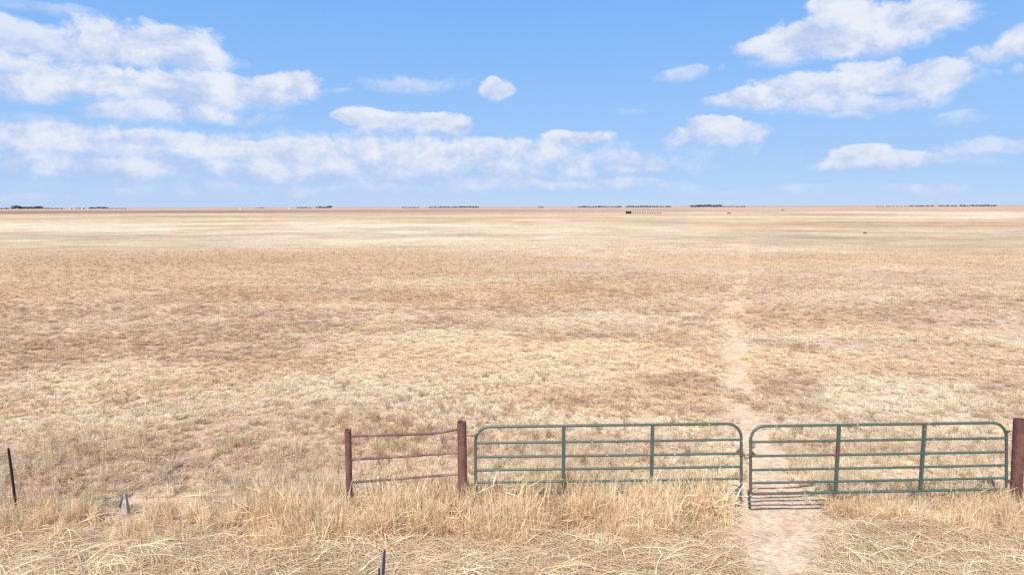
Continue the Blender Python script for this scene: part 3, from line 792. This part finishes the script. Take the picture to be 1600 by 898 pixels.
def bunch(h_, spread, w, curl):
    def fn(rs):
        a = rs.uniform(0, 6.28); r0 = rs.random() ** .5 * spread * .45; L = h_ * rs.uniform(.55, 1.15); out = rs.uniform(.1, 1.0) * curl
        bx, by = math.cos(a) * r0, math.sin(a) * r0; a2 = a + rs.gauss(0, .5); cx, cy = math.cos(a2), math.sin(a2)
        pts = []
        for i_ in range(4):
            t = i_ / 3; rd = out * L * t ** 1.6; z = L * (t - .42 * min(out, 1) * t ** 2.4)
            pts.append((bx + cx * rd, by + cy * rd, z - .01))
        return pts, w * rs.uniform(.7, 1.3), rs.random()
    return fn
def tall(h_, spread, w, lean, head=True):
    def fn(rs):
        a = rs.uniform(0, 6.28); r0 = rs.random() ** .5 * spread; L = h_ * rs.uniform(.45, 1.1); ln = abs(rs.gauss(0, lean))
        bx, by = math.cos(a) * r0, math.sin(a) * r0; a2 = rs.uniform(0, 6.28); cx, cy = math.cos(a2), math.sin(a2)
        kink = rs.random() < .22
        pts = []
        for i_ in range(5):
            t = i_ / 4; rd = ln * L * t ** 1.7; z = L * (t - .3 * min(ln, 1.2) * t ** 2)
            if kink and t > .5: rd += (t - .5) * L * .9; z -= (t - .5) * L * .9
            pts.append((bx + cx * rd, by + cy * rd, z - .02))
        ww = w * rs.uniform(.6, 1.2)
        wl_ = [ww, ww, ww * .8, ww * (1.6 if head and rs.random() < .35 else .6), ww * .35]
        return pts, wl_, rs.random()
    return fn
def lying(L0, spread, w, lift, ang=.35):
    def fn(rs):
        a = rs.gauss(0, ang) + (math.pi if rs.random() < .5 else 0); L = L0 * rs.uniform(.15, 1.15); cv = rs.gauss(0, .12)
        x, y = rs.gauss(0, spread), rs.gauss(0, spread * .6); z0 = rs.uniform(.004, lift); arch = rs.uniform(0, lift)
        pts = []
        for i_ in range(5):
            t = i_ / 4 - .5; aa = a + cv * t * 2
            pts.append((x + math.cos(aa) * L * t, y + math.sin(aa) * L * t, z0 + arch * (1 - 4 * t * t) + .01))
        return pts, w * rs.uniform(.35, 1.3), rs.random()
    return fn
def weed(h_):
    def fn(rs):
        a = rs.uniform(0, 6.28); z0 = rs.uniform(0, h_ * .7); L = h_ * rs.uniform(.2, .5); cx, cy = math.cos(a), math.sin(a)
        r0 = z0 * .25 * rs.random()
        pts = [(cx * r0, cy * r0, z0), (cx * (r0 + L * .35), cy * (r0 + L * .35), z0 + L * .4), (cx * (r0 + L * .6), cy * (r0 + L * .6), z0 + L)]
        return pts, [.007, .006, .012 * rs.uniform(.4, 1.4)], rs.random()
    return fn
def mat_weed(h_, spread, w):
    def fn(rs):
        a = rs.uniform(0, 6.28); r0 = rs.random() ** .5 * spread; a2 = rs.uniform(0, 6.28); L = rs.uniform(.04, .14)
        x, y, z = math.cos(a) * r0, math.sin(a) * r0, rs.random() * h_ * (1 - (r0 / spread) ** 2 * .7)
        return [(x, y, z), (x + math.cos(a2) * L * .5, y + math.sin(a2) * L * .5, z + rs.uniform(0, .04)), (x + math.cos(a2) * L, y + math.sin(a2) * L, z + rs.uniform(-.03, .06))], w * rs.uniform(.6, 1.3), rs.random()
    return fn
PR = {}
PR['bunch'] = [blades('bunch%d' % i, 90, bunch(.10 + .015 * i, .17, .0105, 1.1)) for i in range(4)]
PR['tall'] = [blades('tall%d' % i, 46, tall(.60 + .06 * i, .14, .0092, .28)) for i in range(4)]
PR['lying'] = [blades('lying%d' % i, 22, lying(.36 + .09 * i, .20, .0085, .07, .75)) for i in range(4)]
PR['stem'] = [blades('stem%d' % i, 5, lying(.9, .22, .0095, .10, .45)) for i in range(4)]
PR['litter'] = [blades('litter%d' % i, 40, lying(.10, .15, .0075, .025, 3.0)) for i in range(3)]
PR['weed'] = [blades('weed%d' % i, 60, weed(.42 + .06 * i)) for i in range(3)]
PR['mat'] = [blades('twig%d' % i, 80, mat_weed(.10 + .02 * i, .17, .0085)) for i in range(3)]

def scatter(name, kind, X, Y, S, tint, label, cat='grass', rotz=None, tiltx=None, zoff=0.0):
    n = len(X)
    me = bpy.data.meshes.new(name); me.vertices.add(n)
    Z = height(X, Y) + zoff
    me.vertices.foreach_set('co', np.stack([X, Y, Z], 1).astype(np.float32).ravel())
    def attr(nm, typ, arr, key):
        a = me.attributes.new(nm, typ, 'POINT'); a.data.foreach_set(key, np.ascontiguousarray(arr).ravel())
    rz = rng.uniform(0, 2 * math.pi, n) if rotz is None else rotz
    tl = rng.normal(0, .12, n) if tiltx is None else tiltx
    attr('rot', 'FLOAT_VECTOR', np.stack([tl, rng.normal(0, .12, n) if tiltx is None else tl * 0, rz], 1).astype(np.float32), 'vector')
    sc_ = np.stack([S, S, S * rng.uniform(.8, 1.2, n)], 1)
    attr('scl', 'FLOAT_VECTOR', sc_.astype(np.float32), 'vector')
    attr('idx', 'INT', rng.integers(0, len(PR[kind]), n).astype(np.int32), 'value')
    attr('tint', 'FLOAT_COLOR', np.hstack([tint, np.ones((n, 1))]).astype(np.float32), 'color')
    o = bpy.data.objects.new(name, me); scene.collection.objects.link(o)
    tag(o, label, cat, kind='stuff')
    ng = bpy.data.node_groups.new(name + '_scatter', 'GeometryNodeTree')
    ng.interface.new_socket('Geometry', in_out='INPUT', socket_type='NodeSocketGeometry')
    ng.interface.new_socket('Geometry', in_out='OUTPUT', socket_type='NodeSocketGeometry')
    N = ng.nodes; gi = N.new('NodeGroupInput'); go = N.new('NodeGroupOutput')
    gi_ = N.new('GeometryNodeGeometryToInstance')
    iop = N.new('GeometryNodeInstanceOnPoints'); iop.inputs['Pick Instance'].default_value = True
    for ob in reversed(PR[kind]):
        oi = N.new('GeometryNodeObjectInfo'); oi.inputs['Object'].default_value = ob; oi.inputs['As Instance'].default_value = True
        ng.links.new(oi.outputs['Geometry'], gi_.inputs[0])
    def na(nm, dt):
        a = N.new('GeometryNodeInputNamedAttribute'); a.data_type = dt; a.inputs[0].default_value = nm; return a.outputs[0]
    ng.links.new(gi.outputs[0], iop.inputs['Points']); ng.links.new(gi_.outputs[0], iop.inputs['Instance'])
    ng.links.new(na('idx', 'INT'), iop.inputs['Instance Index']); ng.links.new(na('rot', 'FLOAT_VECTOR'), iop.inputs['Rotation']); ng.links.new(na('scl', 'FLOAT_VECTOR'), iop.inputs['Scale'])
    ng.links.new(iop.outputs[0], go.inputs[0])
    md = o.modifiers.new('scatter', 'NODES'); md.node_group = ng
    return o

def wedge(r0, r1, per_m2, half=R(42)):
    n = int(half * (r1 * r1 - r0 * r0) * per_m2)
    r = np.sqrt(rng.uniform(r0 * r0, r1 * r1, n)); t = rng.uniform(-half, half, n)
    return r * np.sin(t), r * np.cos(t)
def jitter(c, s): return np.clip(c * (1 + rng.normal(0, s, (len(c), 1))) * (1 + rng.normal(0, s * .10, c.shape)), .02, .8)

# 1. bunch grass over the whole field
Xs, Ys_, Ss = [], [], []
for r0, r1, dn, s in ((12.6, 22, 42, 1.0), (22, 36, 34, 1.0), (36, 60, 24, 1.0), (60, 120, 10, .95)):
    x, y = wedge(r0, r1, dn); Xs.append(x); Ys_.append(y); Ss.append(np.full(len(x), s))
X, Y, S_ = np.concatenate(Xs), np.concatenate(Ys_), np.concatenate(Ss)
tn, so, ln = field(X, Y)
clump = fbm(X, Y, .9, 91, 3) * .5 + fbm(X, Y, .32, 93, 2) * .5
dn_near = np.sqrt(X * X + Y * Y)
dens = np.interp(dn_near, [30, 60, 115], [1, .8, .02]) * (.12 + 1.7 * sstep(clump, .34, .60)) * (1 - .92 * so) * (1 - ln) * np.interp(tn, [-1, -.3, .3, 1], [.45, .75, 1, 1.15])
keep = (rng.random(len(X)) < dens) & ((Y > 13.0) | (rng.random(len(X)) < .15))
X, Y, S_, tn = X[keep], Y[keep], S_[keep], tn[keep]
dd_ = np.sqrt(X * X + Y * Y)[:, None]
col = hue(X, Y, tone_col(np.clip(tn + .42 + rng.normal(0, .15, len(X)), -1, 1))) * np.interp(dd_, [20, 60, 115], [1.15, 1.19, 1.28])  # tint brightened with distance to offset the tufts' self-shadow
scatter('bunch_grass', 'bunch', X, Y, S_ * np.clip(rng.lognormal(-.08, .22, len(X)), .5, 1.5) * np.interp(tn, [-1, 1], [1.05, .95]), jitter(col, .09), 'low cream and tan bunch grass covering the whole field behind the gates')
# 2. twiggy dark mats between them
X, Y = wedge(12.8, 60, 13)
tn, so, ln = field(X, Y)
keep = rng.random(len(X)) < (sstep(-tn, -.25, .8) * .9 + .06) * (1 - .8 * so) * (1 - ln) * np.clip(1.3 - Y / 40, .08, 1)
X, Y, tn = X[keep], Y[keep], tn[keep]
col = np.tile(np.array([[.36, .25, .175]]), (len(X), 1)) * rng.uniform(.75, 1.5, (len(X), 1)) + rng.uniform(0, .03, (len(X), 1)) * np.array([[.6, .7, .8]])
scatter('dry_weed_mat', 'mat', X, Y, rng.uniform(.6, 1.5, len(X)), np.clip(col, .03, .7), 'low grey brown twiggy weed mats in the darker patches of the field', 'weeds')
# 3. loose litter on the soil
X, Y = wedge(8.5, 26, 15); X2, Y2 = wedge(8.5, 12.6, 25); X, Y = np.concatenate([X, X2]), np.concatenate([Y, Y2])
tn, so, ln = field(X, Y)
keep = rng.random(len(X)) < .8 * (1 - .82 * ln) * (1 - .6 * so)
X, Y, tn = X[keep], Y[keep], tn[keep]
scatter('straw_litter', 'litter', X, Y, rng.uniform(.6, 1.4, len(X)), jitter(tone_col(np.clip(tn * .5 + .3, -1, 1)), .18), 'short broken straw litter scattered over the soil near the fence')
# 4. tall standing grass along the fence line
def fence_density(X, Y):
    strip_c = np.interp(X, [-11, -8, -6, -3, 0, 3, 4.0, 6.6, 9, 12], [11.6, 11.6, 11.8, 12.0, 12.05, 12.0, 12.1, 12.3, 12.1, 12.1])
    hw = np.interp(X, [-11, -8.5, -6.5, -4, -1, 3.9, 4.15, 5.9, 6.3, 8, 12], [.9, .75, .7, .9, .85, .8, .0, .0, .4, .75, .75])
    d = np.abs(Y - strip_c + (fbm(X, Y, .9, 131, 3) - .5) * 1.6) / np.maximum(hw, .01)
    return (1 - sstep(d, .65, 1.1)) * (hw > .02)
n = 16000
X = rng.uniform(-13, 13, n); Y = rng.uniform(10.6, 13.6, n)
den = fence_density(X, Y) * np.interp(X, [-11, -6.5, -5, -2.5, 3.9], [.55, .5, .75, .85, .9]) * (.25 + 1.5 * sstep(fbm(X, Y, .7, 101, 3), .3, .65)) * .50
sx0, sy0 = sb.x, sy_
off_stub = ((X - sx0 - .05) / .42) ** 2 + ((Y - sy0 + .1) / .55) ** 2 > 1
keep = (rng.random(n) < den) & off_stub
def clear_stub(X, Y): return ((X - sx0 - .05) / .3) ** 2 + ((Y - sy0 + .12) / .3) ** 2 > 1
X, Y = X[keep], Y[keep]
hs = np.interp(X, [-11, -6, -4, 0, 4, 6, 12], [.62, .72, 1.02, 1.08, 1.08, .62, .8]) * np.interp(Y, [11, 11.6, 12.4, 13], [.6, .85, 1, .8])
col = tone_col(np.clip(.35 + rng.normal(0, .3, len(X)) + (fbm(X, Y, 1.0, 103) - .5) * 1.0, -1, 1)) * np.array([[1.2, 1.14, 1.04]])
scatter('tall_grass', 'tall', X, Y, hs * rng.uniform(.6, 1.15, len(X)), jitter(col, .10), 'tall golden dry grass standing along the fence line and through the gates')
# 5. medium grass behind and around the fence, and sparse stands further out
n = 34000
X = rng.uniform(-22, 22, n); Y = rng.uniform(12.2, 30, n)
tn, so, ln = field(X, Y)
den = np.interp(Y, [12.2, 13.5, 16, 19, 30], [.95, .85, .35, .05, .01]) * (1 - .9 * so) * (1 - ln) * (.2 + 1.6 * sstep(fbm(X, Y, 1.7, 107, 3), .35, .7))
keep = (rng.random(n) < den) & (np.abs(X) < Y * .95) & ~((np.abs(X - 5.0) < 1.4) & (Y < 13.0)) & (((X - sx0 - .1) / .5) ** 2 + ((Y - sy0) / .6) ** 2 > 1)
X, Y, tn = X[keep], Y[keep], tn[keep]
scatter('medium_grass', 'tall', X, Y, rng.uniform(.3, .62, len(X)) * np.interp(Y, [12, 20], [1, .75]), jitter(tone_col(np.clip(.25 + tn * .4 + rng.normal(0, .3, len(X)), -1, 1)) * 1.12, .12), 'thinner knee high tan grass scattered behind the fence')
# 6. reddish seed stalks
spots = [(640, 640, 1.6, 70), (720, 600, 2.0, 50), (600, 690, 1.2, 60), (690, 690, 1.0, 40), (800, 650, 1.5, 40), (880, 640, 1.5, 40), (1100, 690, 1.2, 30), (200, 620, 2.0, 40), (60, 640, 2, 30), (420, 720, 1.5, 30), (1370, 690, 1.2, 30), (950, 600, 3, 50), (1500, 700, 2, 30), (700, 760, 2.5, 80), (900, 770, 2.5, 60)]
X = np.concatenate([rng.normal(G(a, b).x, s, m) for a, b, s, m in spots]); Y = np.concatenate([rng.normal(G(a, b).y, s, m) for a, b, s, m in spots])
kk = (Y > 12.5) | (np.abs(X) < 3.5); X, Y = X[kk], Y[kk]; kk = Y > 11.4; X, Y = X[kk], Y[kk]
scatter('weed_stalks', 'weed', X, Y, rng.uniform(.35, .75, len(X)) * np.interp(Y, [12, 20], [1.2, .7]), jitter(np.tile([[.46, .32, .20]], (len(X), 1)), .2), 'thin reddish tan weed stalks standing above the grass', 'weeds')
# 7. flattened straw in front
n = 9000
X = rng.uniform(-12, 12, n); Y = rng.uniform(8.4, 12.1, n)
tn, so, ln = field(X, Y)
den = np.interp(Y, [8.4, 11.2, 11.7, 12.1], [.85, .85, .5, .15]) * (1 - ln) * (.35 + 1.0 * fbm(X, Y, 1.1, 113, 3))
den = den * np.where(X < -4, np.interp(Y, [8.4, 10.8, 11.4], [1, .95, .35]), 1)
keep = (rng.random(n) < den) & clear_stub(X, Y)
X, Y = X[keep], Y[keep]
ang = (fbm(X, Y, 1.0, 117, 2) - .5) * 1.8 + np.where(X > 5.0, -.75, 0) + np.where(X < -5, -.15, 0) + rng.normal(0, .6, len(X))
col = tone_col(np.clip(.35 + (fbm(X, Y, .8, 119) - .5) * 1.6 + rng.normal(0, .25, len(X)), -1, 1))
scatter('flattened_straw', 'lying', X, Y, rng.uniform(.6, 1.35, len(X)), jitter(col * np.array([[1.04, .99, .92]]), .14), 'pale flattened straw stems lying over the ground in front of the gates', rotz=ang, tiltx=rng.normal(0, .04, len(X)), zoff=.01)
# 8. low scruffy grass in the foreground
n = 5200
X = rng.uniform(-12, 12, n); Y = rng.uniform(8.4, 12.8, n)
tn, so, ln = field(X, Y)
keep = rng.random(n) < (.12 + .9 * sstep(fbm(X, Y, .9, 121, 3), .42, .7)) * (1 - ln) * .55
keep &= clear_stub(X, Y)
X, Y = X[keep], Y[keep]
scatter('scruffy_grass', 'bunch', X, Y, rng.uniform(.5, 1.2, len(X)), jitter(tone_col(np.clip(-.05 + rng.normal(0, .35, len(X)), -1, 1)), .12), 'low scruffy tan grass between the flattened straw in the foreground')

# 9. long bright stems lying on top
n = 520
X = rng.uniform(-12, 12, n); Y = rng.uniform(8.6, 11.9, n)
tn, so, ln = field(X, Y)
band = np.exp(-((Y - (10.55 + .12 * X * (X < 0) * .3 + .25 * np.sin(X * .8))) / .28) ** 2)
keep = rng.random(n) < (.22 + .75 * band) * (1 - ln)
X, Y = X[keep], Y[keep]
ang = np.where(X > 5.0, -.6, .12 * np.cos(X * .8)) + rng.normal(0, .28, len(X)) + np.where(rng.random(len(X)) < .15, 1.2, 0)
scatter('fallen_stems', 'stem', X, Y, rng.uniform(.6, 1.15, len(X)), jitter(tone_col(np.clip(rng.normal(.5, .35, len(X)), -.6, 1)), .10), 'long bright fallen grass stems lying across the foreground', rotz=ang, tiltx=rng.normal(0, .03, len(X)), zoff=.045)
